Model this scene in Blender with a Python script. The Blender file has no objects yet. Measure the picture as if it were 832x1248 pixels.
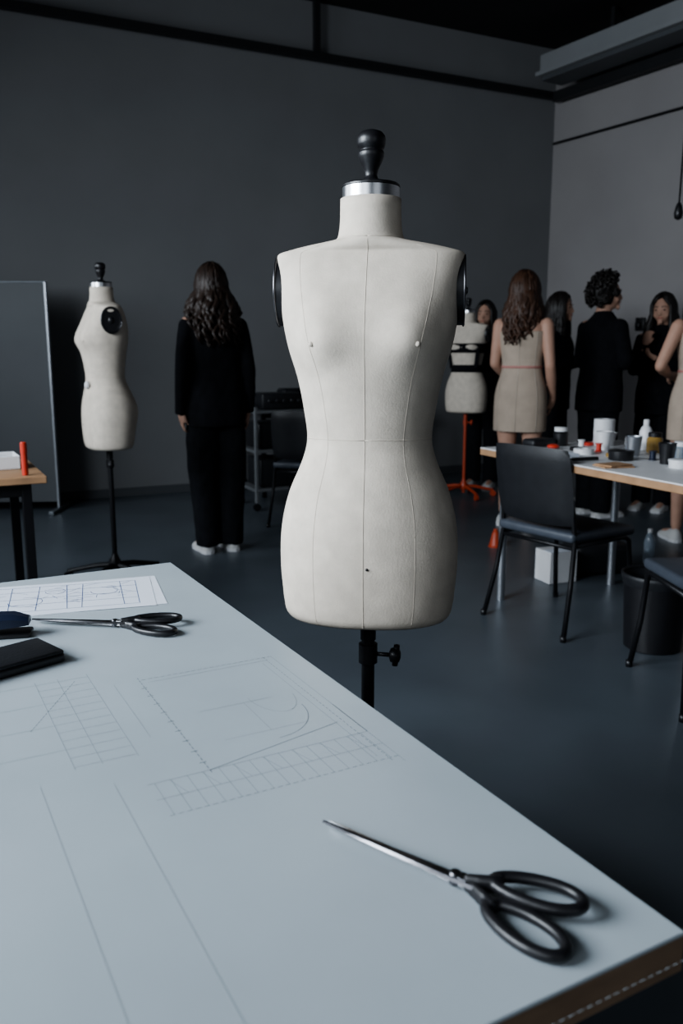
import bpy, bmesh, math, random
from mathutils import Vector, Matrix, noise
random.seed(7)
S = bpy.context.scene
COL = S.collection
pi = math.pi

# ------------------------------------------------------------------ materials
def mat(name, color, rough=0.6, metal=0.0, var=0.0, vscale=8.0, bump=0.0, bscale=60.0, spec=0.5, stretch=None, trans=0.0, coat=0.0):
    m = bpy.data.materials.new(name); m.use_nodes = True
    nt = m.node_tree; b = nt.nodes['Principled BSDF']
    b.inputs['Base Color'].default_value = (*color, 1)
    b.inputs['Roughness'].default_value = rough
    b.inputs['Metallic'].default_value = metal
    b.inputs['Specular IOR Level'].default_value = spec
    b.inputs['Transmission Weight'].default_value = trans
    b.inputs['Coat Weight'].default_value = coat
    tc = nt.nodes.new('ShaderNodeTexCoord')
    mp = nt.nodes.new('ShaderNodeMapping')
    nt.links.new(tc.outputs['Object'], mp.inputs['Vector'])
    if stretch: mp.inputs['Scale'].default_value = stretch
    if var > 0:
        n = nt.nodes.new('ShaderNodeTexNoise'); n.inputs['Scale'].default_value = vscale; n.inputs['Detail'].default_value = 6
        nt.links.new(mp.outputs['Vector'], n.inputs['Vector'])
        r = nt.nodes.new('ShaderNodeValToRGB')
        r.color_ramp.elements[0].position = 0.3; r.color_ramp.elements[1].position = 0.7
        r.color_ramp.elements[0].color = (*[c*(1-var) for c in color], 1)
        r.color_ramp.elements[1].color = (*[min(1, c*(1+var)) for c in color], 1)
        nt.links.new(n.outputs['Fac'], r.inputs['Fac']); nt.links.new(r.outputs['Color'], b.inputs['Base Color'])
    if bump > 0:
        n2 = nt.nodes.new('ShaderNodeTexNoise'); n2.inputs['Scale'].default_value = bscale; n2.inputs['Detail'].default_value = 4
        nt.links.new(mp.outputs['Vector'], n2.inputs['Vector'])
        bp = nt.nodes.new('ShaderNodeBump'); bp.inputs['Strength'].default_value = bump; bp.inputs['Distance'].default_value = 0.004
        nt.links.new(n2.outputs['Fac'], bp.inputs['Height']); nt.links.new(bp.outputs['Normal'], b.inputs['Normal'])
    return m

M = {}
M['linen'] = mat('linen', (.59, .53, .455), .9, var=.09, vscale=26, bump=.14, bscale=260, spec=.2)
M['seam'] = mat('seam_thread', (.545, .49, .42), .95, spec=.1)
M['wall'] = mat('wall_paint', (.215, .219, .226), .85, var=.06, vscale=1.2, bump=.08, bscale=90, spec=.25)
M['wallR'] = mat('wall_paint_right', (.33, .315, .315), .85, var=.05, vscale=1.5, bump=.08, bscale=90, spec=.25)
M['floor'] = mat('floor_resin', (.080, .096, .112), .36, var=.12, vscale=2.5, bump=.03, bscale=30, spec=.45)
M['ceil'] = mat('ceiling_black', (.012, .012, .013), .9, var=.2, vscale=2)
M['blackmetal'] = mat('black_metal', (.012, .012, .014), .38, metal=.3, var=.1, vscale=30)
M['blackplastic'] = mat('black_plastic', (.010, .010, .012), .40, var=.1, vscale=30, coat=.05)
M['steel'] = mat('brushed_steel', (.55, .56, .58), .30, metal=1, var=.08, vscale=40, stretch=(1, 1, 12))
M['blade'] = mat('blade_steel', (.50, .51, .53), .22, metal=1, var=.1, vscale=60, stretch=(1, 20, 1))
M['bladedark'] = mat('blade_dark', (.13, .13, .14), .3, metal=1, var=.1, vscale=60)
M['tabletop'] = mat('table_laminate', (.365, .415, .448), .40, var=.06, vscale=4, bump=.03, bscale=120, spec=.5)
M['wood'] = mat('table_edge_plywood', (.20, .135, .088), .6, var=.2, vscale=14, stretch=(1, 1, 3))
M['wood2'] = mat('desk_wood', (.36, .215, .12), .55, var=.2, vscale=12, stretch=(1, 12, 1))
M['pencil'] = mat('pencil_line', (.17, .20, .225), .9)
M['pencil2'] = mat('pencil_line_faint', (.26, .30, .33), .9)
M['paper'] = mat('paper', (.62, .66, .73), .8, var=.03, vscale=6)
M['ink'] = mat('blueprint_ink', (.06, .10, .24), .8)
M['white'] = mat('white_plastic', (.66, .66, .67), .45, var=.03, vscale=10)
M['whiteshoe'] = mat('sneaker_white', (.56, .56, .55), .6, var=.06, vscale=20)
M['orange'] = mat('orange_paint', (.38, .055, .02), .45, var=.08, vscale=20)
M['red'] = mat('red_plastic', (.50, .05, .03), .4, var=.05, vscale=20)
M['panel'] = mat('partition_panel', (.085, .092, .100), .55, var=.08, vscale=2)
M['alu'] = mat('aluminium', (.40, .42, .45), .4, metal=.9, var=.05, vscale=20)
M['aludark'] = mat('aluminium_dark', (.20, .22, .24), .5, metal=.8, var=.05, vscale=20)
M['vinyl'] = mat('black_vinyl', (.014, .015, .018), .5, var=.15, vscale=25, bump=.2, bscale=200)
M['seatvinyl'] = mat('slate_vinyl', (.06, .07, .088), .42, var=.1, vscale=25, bump=.2, bscale=200)
M['blackcloth'] = mat('black_cloth', (.009, .0095, .012), .95, var=.2, vscale=30, bump=.35, bscale=260, spec=.15)
M['blackcloth2'] = mat('black_trouser_cloth', (.010, .011, .0135), .95, var=.2, vscale=30, bump=.35, bscale=260, spec=.15)
M['navy'] = mat('navy_plastic', (.012, .018, .04), .4, var=.1, vscale=20)
M['dress'] = mat('calico_dress', (.45, .37, .30), .9, var=.08, vscale=12, bump=.3, bscale=300, spec=.2)
M['belt'] = mat('pink_belt', (.50, .24, .21), .7, var=.1)
M['skin'] = mat('skin', (.48, .29, .215), .55, var=.05, vscale=18, spec=.35)
M['lip'] = mat('lips', (.40, .13, .11), .5, var=.05)
M['eye'] = mat('eye_dark', (.02, .014, .01), .25, var=.05)
M['hairbrown'] = mat('hair_brown', (.024, .014, .010), .5, var=.4, vscale=40, stretch=(1, 1, .2))
M['hairdark'] = mat('hair_dark', (.012, .009, .008), .5, var=.4, vscale=40, stretch=(1, 1, .2))
M['hairmid'] = mat('hair_chestnut', (.062, .030, .018), .5, var=.4, vscale=40, stretch=(1, 1, .2))
M['amber'] = mat('amber_glass', (.30, .19, .06), .2, var=.1)
M['clear'] = mat('bottle_plastic', (.55, .65, .75), .12, trans=.7, var=.03)
M['duct'] = mat('duct_paint', (.26, .27, .28), .6, var=.05, vscale=3)
M['cart'] = mat('cart_grey_steel', (.20, .21, .22), .5, metal=.4, var=.06, vscale=10)
M['pane'] = mat('window_pane', (.5, .58, .66), .2, var=.05)
M['beam'] = mat('steel_beam_black', (.016, .017, .019), .55, var=.1, vscale=6)

# ------------------------------------------------------------------ helpers
def empty(name, loc=(0, 0, 0), rot=0.0, scale=1.0):
    e = bpy.data.objects.new(name, None); COL.objects.link(e)
    e.empty_display_size = .1
    e.location = loc; e.rotation_euler = (0, 0, rot); e.scale = (scale,)*3
    return e

def mk(name, vf, m, parent=None, smooth=True, loc=None, rot=None, recalc=True, autosmooth=None):
    v, f = vf
    me = bpy.data.meshes.new(name); me.from_pydata([tuple(p) for p in v], [], f); me.update()
    if recalc:
        bm = bmesh.new(); bm.from_mesh(me); bmesh.ops.recalc_face_normals(bm, faces=bm.faces); bm.to_mesh(me); bm.free()
    o = bpy.data.objects.new(name, me); COL.objects.link(o)
    me.materials.append(m)
    if smooth:
        me.polygons.foreach_set('use_smooth', [True]*len(me.polygons))
        if autosmooth:
            try: me.set_sharp_from_angle(angle=autosmooth)
            except Exception: pass
    if parent: o.parent = parent
    if loc is not None: o.location = loc
    if rot is not None: o.rotation_euler = rot
    return o

def join(*parts):
    V, F = [], []
    for v, f in parts:
        o = len(V); V += [Vector(p) for p in v]; F += [tuple(i+o for i in q) for q in f]
    return V, F

def xf(vf, loc=(0, 0, 0), rz=0, rx=0, ry=0, sc=(1, 1, 1)):
    mtx = Matrix.Translation(loc) @ Matrix.Rotation(rz, 4, 'Z') @ Matrix.Rotation(ry, 4, 'Y') @ Matrix.Rotation(rx, 4, 'X') @ Matrix.Diagonal((*sc, 1))
    return [mtx @ Vector(p) for p in vf[0]], vf[1]

def loft(rings, cap=True):
    n = len(rings[0]); V = [p for r in rings for p in r]; F = []
    for i in range(len(rings)-1):
        for j in range(n):
            a = i*n+j; b = i*n+(j+1) % n
            F.append((a, b, b+n, a+n))
    if cap:
        F.append(tuple(range(n))[::-1]); F.append(tuple((len(rings)-1)*n+j for j in range(n)))
    return V, F

def lathe(prof, n=24, cap=True):
    return loft([[Vector((r*math.cos(2*pi*j/n), r*math.sin(2*pi*j/n), z)) for j in range(n)] for r, z in prof], cap)

def tube(path, radii, n=10, cap=True, flat=None):
    path = [Vector(p) for p in path]
    if not hasattr(radii, '__len__'): radii = [radii]*len(path)
    rings = []; up = None
    for i, p in enumerate(path):
        t = (path[min(i+1, len(path)-1)] - path[max(i-1, 0)])
        if t.length < 1e-9: t = Vector((0, 0, 1))
        t.normalize()
        if up is None:
            up = Vector((0, 1, 0)) if abs(t.y) < .9 else Vector((1, 0, 0))
        s = t.cross(up)
        if s.length < 1e-6: s = t.orthogonal()
        s.normalize(); up = s.cross(t).normalized()
        r = radii[i]
        fx = flat or 1
        rings.append([p + s*math.cos(2*pi*j/n)*r + up*math.sin(2*pi*j/n)*r*fx for j in range(n)])
    return loft(rings, cap)

def capsule(path, radii, n=10):
    path = [Vector(p) for p in path]
    if not hasattr(radii, '__len__'): radii = [radii]*len(path)
    radii = list(radii)
    d0 = (path[0]-path[1]).normalized(); d1 = (path[-1]-path[-2]).normalized()
    r0, r1 = radii[0], radii[-1]
    P = [path[0]+d0*r0*.98, path[0]+d0*r0*.7] + path + [path[-1]+d1*r1*.7, path[-1]+d1*r1*.98]
    R = [r0*.2, r0*.7] + radii + [r1*.7, r1*.2]
    return tube(P, R, n)

def sphere(c, r, n=16, k=10):
    if not hasattr(r, '__len__'): r = (r, r, r)
    rings = []
    for i in range(k+1):
        a = -pi/2 + pi*i/k
        a = max(-pi/2+.05, min(pi/2-.05, a))
        rings.append([Vector((c[0]+r[0]*math.cos(a)*math.cos(2*pi*j/n), c[1]+r[1]*math.cos(a)*math.sin(2*pi*j/n), c[2]+r[2]*math.sin(a))) for j in range(n)])
    return loft(rings)

def rbox(size, bev=.005, seg=2, c=(0, 0, 0)):
    bm = bmesh.new(); bmesh.ops.create_cube(bm, size=1)
    for v in bm.verts: v.co = Vector((v.co.x*size[0], v.co.y*size[1], v.co.z*size[2]))
    if bev > 0: bmesh.ops.bevel(bm, geom=list(bm.edges), offset=bev, segments=seg, profile=.5, affect='EDGES')
    V = [v.co + Vector(c) for v in bm.verts]; bm.verts.index_update(); F = [tuple(v.index for v in f.verts) for f in bm.faces]
    bm.free(); return V, F

def fuse(name, vf, voxel, m, parent, wrinkle=0.0, smooth_it=4):
    v, f = vf
    me = bpy.data.meshes.new(name+'_src'); me.from_pydata([tuple(p) for p in v], [], f); me.update()
    bm = bmesh.new(); bm.from_mesh(me); bmesh.ops.recalc_face_normals(bm, faces=bm.faces); bm.to_mesh(me); bm.free()
    o = bpy.data.objects.new(name+'_src', me); COL.objects.link(o)
    r = o.modifiers.new('r', 'REMESH'); r.mode = 'VOXEL'; r.voxel_size = voxel
    s = o.modifiers.new('s', 'SMOOTH'); s.factor = .5; s.iterations = smooth_it
    dg = bpy.context.evaluated_depsgraph_get(); dg.update()
    nm = bpy.data.meshes.new_from_object(o.evaluated_get(dg))
    bpy.data.objects.remove(o); bpy.data.meshes.remove(me)
    if wrinkle > 0:
        n = len(nm.vertices)
        co = [0.0]*(3*n); no = [0.0]*(3*n)
        nm.vertices.foreach_get('co', co); nm.vertex_normals.foreach_get('vector', no)
        for i in range(0, 3*n, 3):
            x, y, z = co[i], co[i+1], co[i+2]
            w = (noise.noise((x*9, y*9, z*4.5)) + .6*noise.noise((x*16+5, y*16, z*14 + x*12)))*wrinkle
            co[i] += no[i]*w; co[i+1] += no[i+1]*w; co[i+2] += no[i+2]*w
        nm.vertices.foreach_set('co', co); nm.update()
    nm.name = name
    nm.materials.clear(); nm.materials.append(m)
    nm.polygons.foreach_set('use_smooth', [True]*len(nm.polygons))
    ob = bpy.data.objects.new(name, nm); COL.objects.link(ob); ob.parent = parent
    return ob

def interp(tab, z):
    n = len(tab)
    for i in range(n-1):
        if tab[i][0] >= z >= tab[i+1][0]:
            p0 = tab[max(i-1, 0)]; p1 = tab[i]; p2 = tab[i+1]; p3 = tab[min(i+2, n-1)]
            h = (p1[0]-z)/(p1[0]-p2[0])
            out = []
            for k in range(1, len(p1)):
                m1 = (p2[k]-p0[k])/((p0[0]-p2[0]) or 1)*(p1[0]-p2[0]) if i > 0 else p2[k]-p1[k]
                m2 = (p3[k]-p1[k])/((p1[0]-p3[0]) or 1)*(p1[0]-p2[0]) if i < n-2 else p2[k]-p1[k]
                out.append((2*h**3-3*h*h+1)*p1[k] + (h**3-2*h*h+h)*m1 + (-2*h**3+3*h*h)*p2[k] + (h**3-h*h)*m2)
            return out
    return tab[-1][1:] if z < tab[-1][0] else tab[0][1:]

# ------------------------------------------------------------------ people (built first: the remeshing is quicker in an emptier scene)
def ering(z, hw, df, db, cx=0, cy=0, n=32, ex=2.2):
    out = []
    for j in range(n):
        t = 2*pi*j/n; s, c = math.sin(t), math.cos(t)
        out.append(Vector((cx + hw*math.copysign(abs(s)**(2/ex), s), cy - (df if c > 0 else db)*math.copysign(abs(c)**(2/ex), c), z)))
    return out

def hand(wrist, d, pn, side, curl=.35):
    d = Vector(d).normalized(); pn = Vector(pn); pn = (pn - d*pn.dot(d)).normalized()
    sd = d.cross(pn).normalized()*side          # towards the thumb
    w = Vector(wrist); parts = []
    parts.append(capsule([w - d*.02, w + d*.03, w + d*.07], [.024, .027, .022], 10))
    for off in (-.026, -.009, .009, .026):
        parts.append(capsule([w + d*.03 + sd*off*.8, w + d*.082 + sd*off*1.05], [.013, .0115], 8))
    for k, (off, L) in enumerate(((.031, .070), (.0105, .078), (-.0105, .072), (-.031, .056))):
        b = w + d*.085 + sd*off
        a1, a2, a3 = curl*.5, curl*1.2, curl*1.9
        p1 = b + (d*math.cos(a1) + pn*math.sin(a1))*L*.45
        p2 = p1 + (d*math.cos(a2) + pn*math.sin(a2))*L*.32
        p3 = p2 + (d*math.cos(a3) + pn*math.sin(a3))*L*.23
        parts.append(capsule([b, p1, p2, p3], [.0092, .0086, .008, .007], 8))
    b = w + d*.025 + sd*.02
    p1 = b + (d*.75 + sd*.6 + pn*.25).normalized()*.038
    p2 = p1 + (d*.92 + sd*.25 + pn*.35).normalized()*.028
    p3 = p2 + (d*.95 + sd*.05 + pn*.35).normalized()*.020
    parts.append(capsule([b, p1, p2, p3], [.014, .011, .0095, .008], 8))
    v, f = join(*parts)
    return [w + (p-w)*.92 for p in v], f

def head_mesh(hc, tilt):
    rings = []
    K, N = 20, 28
    for i in range(K+1):
        a = -pi/2 + pi*i/K; a = max(-pi/2+.08, min(pi/2-.06, a))
        z = .118*math.sin(a); c = math.cos(a)
        ring = []
        for j in range(N):
            t = 2*pi*j/N; s, cc = math.sin(t), math.cos(t)
            hw = .074*c; dp = .092*c
            if z < -.02:
                k = min(1, (-.02-z)/.09); hw *= 1-.18*k
                if cc < 0: dp *= 1-.40*k
                else: dp *= 1+.05*k
            if z > .02 and cc < 0: dp *= 1.10
            if z > .0 and cc > 0: dp *= 1-.05
            ring.append(Vector((hw*s, -dp*cc - .006, z)))
        rings.append(ring)
    P = [loft(rings)]
    P.append(sphere((0, -.084, -.086), (.024, .016, .020), 10, 8))                # chin
    P.append(capsule([(0, -.089, .018), (0, -.100, -.010), (0, -.106, -.026)], [.008, .009, .0115], 8))   # nose
    for s in (-1, 1):
        P.append(sphere((s*.076, .004, -.010), (.010, .019, .031), 10, 8))         # ears
        P.append(capsule([(s*.012, -.089, .026), (s*.045, -.077, .026)], [.008, .007], 8))  # brow
        P.append(sphere((s*.034, -.064, -.034), (.028, .018, .028), 8, 6))          # cheek
    P.append(capsule([(-.018, -.086, -.055), (0, -.093, -.054), (.018, -.086, -.055)], [.007, .009, .007], 8))
    v, f = join(*P)
    R = Matrix.Translation(hc) @ tilt
    return [R @ p for p in v], f, R

def locks(R, zend, N, r=.012, wave=.012, spread=.0, limit=1.0, seed=1, back=0.02):
    rnd = random.Random(seed); P = []
    a, b, c = .084, .103, .127
    for i in range(N):
        phi = rnd.uniform(-pi, pi); e0 = math.radians(rnd.uniform(5, 88))
        lim = limit*rnd.uniform(.95, 1.2)
        if abs(phi) < lim: e0 = math.radians(rnd.uniform(55, 88))
        sg = 1 if phi >= 0 else -1
        pts = []
        n1 = 7
        for k in range(n1):
            u = k/(n1-1); e = e0*(1-u) + math.radians(-12)*u
            ph = phi
            if abs(phi) < lim:
                bl = min(1, max(0, u*1.6)); ph = phi*(1-bl) + sg*lim*bl
            g = 1.0 + .07*rnd.random()
            pts.append(R @ Vector((a*g*math.cos(e)*math.sin(ph), -b*g*math.cos(e)*math.cos(ph)+.004, c*g*math.sin(e))))
        p = pts[-1].copy(); ze = zend + rnd.uniform(-.04, .10)
        n2 = 12; hc = R @ Vector((0, 0, 0)); outd = Vector((p.x-hc.x, p.y-hc.y, 0)).normalized()
        w1 = rnd.uniform(0, 6); fq = rnd.uniform(2.0, 3.4); sq = rnd.uniform(.5, 1.3)
        if p.z > ze:
            for k in range(1, n2+1):
                u = k/n2; z = p.z*(1-u)+ze*u
                sp = spread*sq*math.sin(u*pi*.7)
                pts.append(Vector((p.x + outd.x*sp + wave*math.sin(w1+u*fq*pi*1.6)*min(1, u*1.6), p.y*1 + outd.y*sp + back*u + wave*math.cos(w1+u*fq*pi*1.3)*u, z)))
        m = len(pts)
        rad = [r*(.5+.9*math.sin(min(1, (k+1)/m*1.8)*pi/2))*(1 - .75*max(0, (k/m-.55)/.45)) for k in range(m)]
        P.append(tube(pts, rad, 6))
    return join(*P)

def curls(R, N=210, seed=3):
    rnd = random.Random(seed); P = []
    for i in range(N):
        phi = rnd.uniform(-pi, pi); e = math.asin(rnd.uniform(-.50, 1))
        if abs(phi) < 1.0 and e < .75: continue
        if abs(phi) < 1.6 and e < .0: continue
        g = rnd.uniform(1.0, 1.22)
        c0 = Vector((.082*g*math.cos(e)*math.sin(phi), -.10*g*math.cos(e)*math.cos(phi)+.006, .125*g*math.sin(e)))
        nrm = c0.normalized(); t1 = nrm.orthogonal().normalized(); t2 = nrm.cross(t1)
        ph = rnd.uniform(0, 6); rr = rnd.uniform(.010, .018)
        pts = [R @ (c0 + t1*rr*math.cos(ph+k*.9) + t2*rr*math.sin(ph+k*.9) + nrm*(k*.0035-.008)) for k in range(11)]
        P.append(tube(pts, [.005+.003*math.sin(k/10*pi) for k in range(11)], 6))
    return join(*P)

HANG = lambda s: dict(sh=(s*.158, .005, 1.365), el=(s*.198, .03, 1.105), wr=(s*.205, -.005, .880), d=(-s*.02, -.12, -1), pn=(-s*.95, 0, 0))
def person(name, loc, rot, H=1.70, outfit='suit', hair='long', hairmat='hairdark', hair_end=1.2, armL=None, armR=None, head_rot=0.0, head_tilt=0.0, male=False, shoe='whiteshoe', hem=.77, wave=.012, spread=0.02, stance=.085, seed=1, vox=.008, wide=0.0):
    e = empty(name, loc, rot, H/1.70)
    k = 1.12 if male else 1.0
    arms = []
    for s, a in ((1, armL), (-1, armR)):
        d = HANG(s)
        if a: d.update(a)
        d['sh'] = (d['sh'][0]*k, d['sh'][1], d['sh'][2]); arms.append((s, d))
    B = []
    tors = [(.84, .150, .095, .105), (.90, .168, .098, .118), (.96, .160, .095, .112), (1.03, .133, .088, .088), (1.09, .120, .083, .080), (1.18, .132, .095, .085),
            (1.27, .146, .105, .094), (1.34, .150, .085, .096), (1.385, .135, .062, .080), (1.42, .090, .050, .066), (1.45, .056, .045, .055)]
    B.append(loft([ering(z, hw*k, df, db) for z, hw, df, db in tors]))
    if outfit == 'dress':
        for s in (-1, 1): B.append(sphere((s*.065, -.070, 1.262), (.055, .045, .055), 14, 10))
    B.append(capsule([(0, .012, 1.42), (0, .0, 1.50), (0, -.004, 1.55)], [.052*k, .047*k, .047*k], 14))
    tilt = Matrix.Rotation(head_rot, 4, 'Z') @ Matrix.Rotation(head_tilt, 4, 'X')
    hv, hf, R = head_mesh(Vector((0, -.012, 1.585)), tilt)
    B.append((hv, hf))
    for s, d in arms:
        sh, el, wr = Vector(d['sh']), Vector(d['el']), Vector(d['wr'])
        B.append(capsule([sh, sh.lerp(el, .5), el], [.046*k, .041*k, .036*k], 12))
        B.append(capsule([el, el.lerp(wr, .35), wr], [.036*k, .037*k, .024*k], 12))
        B.append(hand(wr, d['d'], d['pn'], s, d.get('curl', .35)))
    for s in (-1, 1):
        B.append(capsule([(s*.082, .005, .87), (s*.085, 0, .68), (s*.083, -.01, .49), (s*.083, .012, .36), (s*stance, .012, .10)], [.083, .074, .050, .051, .034], 14))
        B.append(capsule([(s*stance, .03, .05), (s*(stance+.008), -.06, .04), (s*(stance+.015), -.14, .03)], [.034, .034, .024], 10))
    fuse('body', join(*B), vox, M['skin'], e, smooth_it=4)
    fl = []
    for s in (-1, 1): fl.append(sphere((s*.030, -.0845, .006), (.013, .007, .0065), 10, 6))
    v, f = join(*fl); mk('eyes', ([R @ p for p in v], f), M['eye'], e)
    bl = []
    for s in (-1, 1): bl.append(capsule([(s*.014, -.0965, .028), (s*.032, -.0920, .033), (s*.048, -.081, .028)], [.003, .0035, .002], 6))
    v, f = join(*bl); mk('eyebrows', ([R @ p for p in v], f), M[hairmat], e)
    v, f = join(capsule([(-.018, -.0915, -.0555), (0, -.1005, -.052), (.018, -.0915, -.0555)], [.003, .0055, .003], 8)); mk('lips', ([R @ p for p in v], f), M['lip'], e)
    capv = sphere((0, .014, .012), (.083, .100, .120), 24, 16)
    v, f = capv
    v = [Vector((p.x, max(p.y, -.070) if p.z < .065 else p.y, p.z if p.z > -.07 else -.07 + (p.z+.07)*.4)) for p in v]
    if hair == 'curly':
        mk('hair', join(([R @ p for p in v], f), curls(R)), M[hairmat], e)
    else:
        vol = []
        if hair_end < 1.40:
            zt = 1.58
            rg = []
            for i in range(8):
                u = i/7; z = zt*(1-u)+(hair_end+.07)*u
                wd = (.080 + spread*math.sin(u*pi*.8))*(1-.35*u*u); rg.append(ering(z, wd, .01, .062*(1-.3*u), 0, .045+.02*u, 20))
            vol.append(loft(rg))
        mk('hair', join(([R @ p for p in v], f), locks(R, hair_end, 190, wave=wave, spread=spread, seed=seed), *vol), M[hairmat], e)
    if outfit == 'suit':
        J = [(hem, .180, .118, .135), (.86, .183, .118, .135), (.95, .180, .115, .130), (1.04, .168, .112, .115), (1.12, .162, .115, .112), (1.20, .166, .130, .115), (1.26, .168, .138, .116), (1.32, .170, .122, .116), (1.36, .168, .096, .110), (1.395, .142, .078, .096), (1.42, .105, .066, .080), (1.455, .066, .056, .066), (1.470, .062, .052, .062)]
        P = [loft([ering(z, hw*k, df*1.0, db) for z, hw, df, db in J])]
        for s, d in arms:
            sh, el, wr = Vector(d['sh']), Vector(d['el']), Vector(d['wr'])
            hd = Vector(d['d']).normalized()
            sv = sh + Vector((0, 0, -.012))
            P.append(tube([sv + Vector((-s*.05, 0, .015)), sv, sv.lerp(el, .5), el, ], [.050*k, .057*k, .054*k, .051*k], 14))
            P.append(sphere(el, .051*k, 12, 8)); P.append(sphere(sv, .055*k, 12, 8))
            P.append(tube([el, el.lerp(wr, .5), wr + hd*.035], [.051*k, .048*k, .041*k], 14))
        fuse('jacket', join(*P), .009, M['blackcloth'], e, wrinkle=.006)
        T = [loft([ering(z, hw*k, df, db) for z, hw, df, db in [(.78, .172, .102, .122), (.86, .172, .105, .125), (.95, .160, .10, .118), (1.03, .14, .095, .095)]])]
        for s in (-1, 1):
            T.append(tube([(s*.080, .005, .86), (s*.088, .0, .68), (s*.088, -.005, .48), (s*(stance+.002), .008, .25), (s*stance, .008, .045)], [.093*k, .088+wide, .080+wide, .075+wide*.7, .072+wide*.2], 18))
        fuse('trousers', join(*T), .009, M['blackcloth2'], e, wrinkle=.006)
    else:
        D = [(.66, .178, .118, .132), (.72, .180, .118, .135), (.80, .180, .115, .135), (.88, .179, .110, .132), (.95, .170, .106, .124), (1.03, .143, .098, .098), (1.09, .130, .093, .090), (1.18, .142, .108, .095), (1.25, .153, .138, .102), (1.30, .156, .128, .105), (1.322, .157, .100, .104)]
        r = [ering(z, hw, df, db) for z, hw, df, db in D]
        inner = [ering(z, hw-.006, df-.006, db-.006) for z, hw, df, db in D[::-1]]
        dm = mk('dress', loft(r + inner, False), M['dress'], e)
        sub = dm.modifiers.new('s', 'SUBSURF'); sub.levels = 1; sub.render_levels = 2
        mk('belt', loft([ering(z, hw, df, db) for z, hw, df, db in [(1.080, .131, .093, .091), (1.080, .137, .099, .097), (1.096, .137, .100, .097), (1.096, .131, .094, .091)]], False), M['belt'], e)
        mk('dress_seams', join(*[tube([Vector(ering(z, hw+.0015, df+.0015, db+.0015)[j]) for z, hw, df, db in D], .0016, 5) for j in (4, 12, 16, 20, 28)]), M['seam'], e)
    sh = []; so = []
    for s in (-1, 1):
        cx = s*(stance+.006)
        rg = []
        for y, w, h in ((.072, .012, .03), (.065, .030, .070), (.04, .038, .088), (.0, .040, .088), (-.04, .042, .075), (-.09, .047, .058), (-.14, .046, .046), (-.175, .034, .036), (-.19, .014, .024)):
            rg.append([Vector((cx + w*math.cos(2*pi*j/18), y, max(.006, .022 + (h-.022)*math.sin(2*pi*j/18)) if math.sin(2*pi*j/18) > 0 else .022 + .018*math.sin(2*pi*j/18))) for j in range(18)])
        sh.append(loft(rg))
        outl = [(0, .080), (.026, .070), (.040, .035), (.040, -.02), (.047, -.08), (.049, -.13), (.038, -.175), (.0, -.197), (-.038, -.175), (-.047, -.13), (-.045, -.08), (-.038, -.02), (-.040, .035), (-.026, .070)]
        so.append(loft([[Vector((cx+x, y, 0)) for x, y in outl], [Vector((cx+x*1.03, y*1.01, .02)) for x, y in outl]]))
    mk('shoes', join(*sh), M[shoe], e); mk('soles', join(*so), M['white' if shoe == 'whiteshoe' else 'blackplastic'], e, smooth=False)
    return e

person('standing_woman', (-.755, 5.04, 0), math.radians(207), 1.70, hair_end=1.27, hairmat='hairbrown', wave=.026, spread=.050, seed=2, stance=.075, wide=.010, head_rot=math.radians(-20))
holdL = dict(el=(.20, -.02, 1.12), wr=(.06, -.24, 1.20), d=(-.6, -.3, .35), pn=(0, .4, 1), curl=.8)
holdR = dict(el=(-.20, -.02, 1.12), wr=(-.05, -.25, 1.16), d=(.6, -.3, .35), pn=(0, .4, 1), curl=.8)
person('onlooker_woman', (1.28, 7.60, 0), math.radians(-25), 1.64, hair_end=1.30, seed=3, armL=holdL, armR=holdR)
person('fitting_model', (1.235, 5.82, 0), math.radians(155), 1.73, outfit='dress', hair_end=1.26, hairmat='hairmid', seed=4, wave=.018, spread=.02, shoe='whiteshoe', head_rot=math.radians(-15),
       armR=dict(el=(-.195, .03, 1.10), wr=(-.195, -.10, .89), d=(.15, -.35, -1), pn=(.95, 0, 0)),
       armL=dict(el=(.185, .0, 1.11), wr=(.13, -.19, 1.00), d=(-.4, -.8, -.2), pn=(-.5, .1, -.9)))
person('onlooker_woman', (1.73, 6.85, 0), math.radians(60), 1.66, hair_end=1.22, seed=5, armL=holdL, armR=holdR)
person('onlooker_man', (1.89, 6.19, 0), math.radians(112), 1.73, hair='curly', male=True, seed=6, armL=dict(el=(.235, -.01, 1.12), wr=(.04, -.22, 1.14), d=(-1, -.1, .05), pn=(0, 1, 0), curl=.6), armR=dict(el=(-.235, -.01, 1.12), wr=(-.04, -.20, 1.19), d=(1, -.1, -.05), pn=(0, 1, 0), curl=.6), head_rot=math.radians(-25))
person('onlooker_woman', (2.42, 6.45, 0), math.radians(-38), 1.63, hair_end=1.18, seed=8, wave=.02, spread=.03, armL=holdL, armR=dict(el=(-.20, -.02, 1.12), wr=(-.07, -.22, 1.30), d=(.35, -.2, 1), pn=(.3, 1, 0), curl=.7), head_tilt=math.radians(8))
person('fitting_model', (2.25, 5.32, 0), math.radians(180), 1.70, outfit='dress', hair_end=1.35, hairmat='hairdark', seed=9, armL=dict(el=(.265, .03, 1.12), wr=(.13, -.17, 1.06), d=(-.6, -.7, -.1), pn=(-.6, .3, -.6)))

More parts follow.
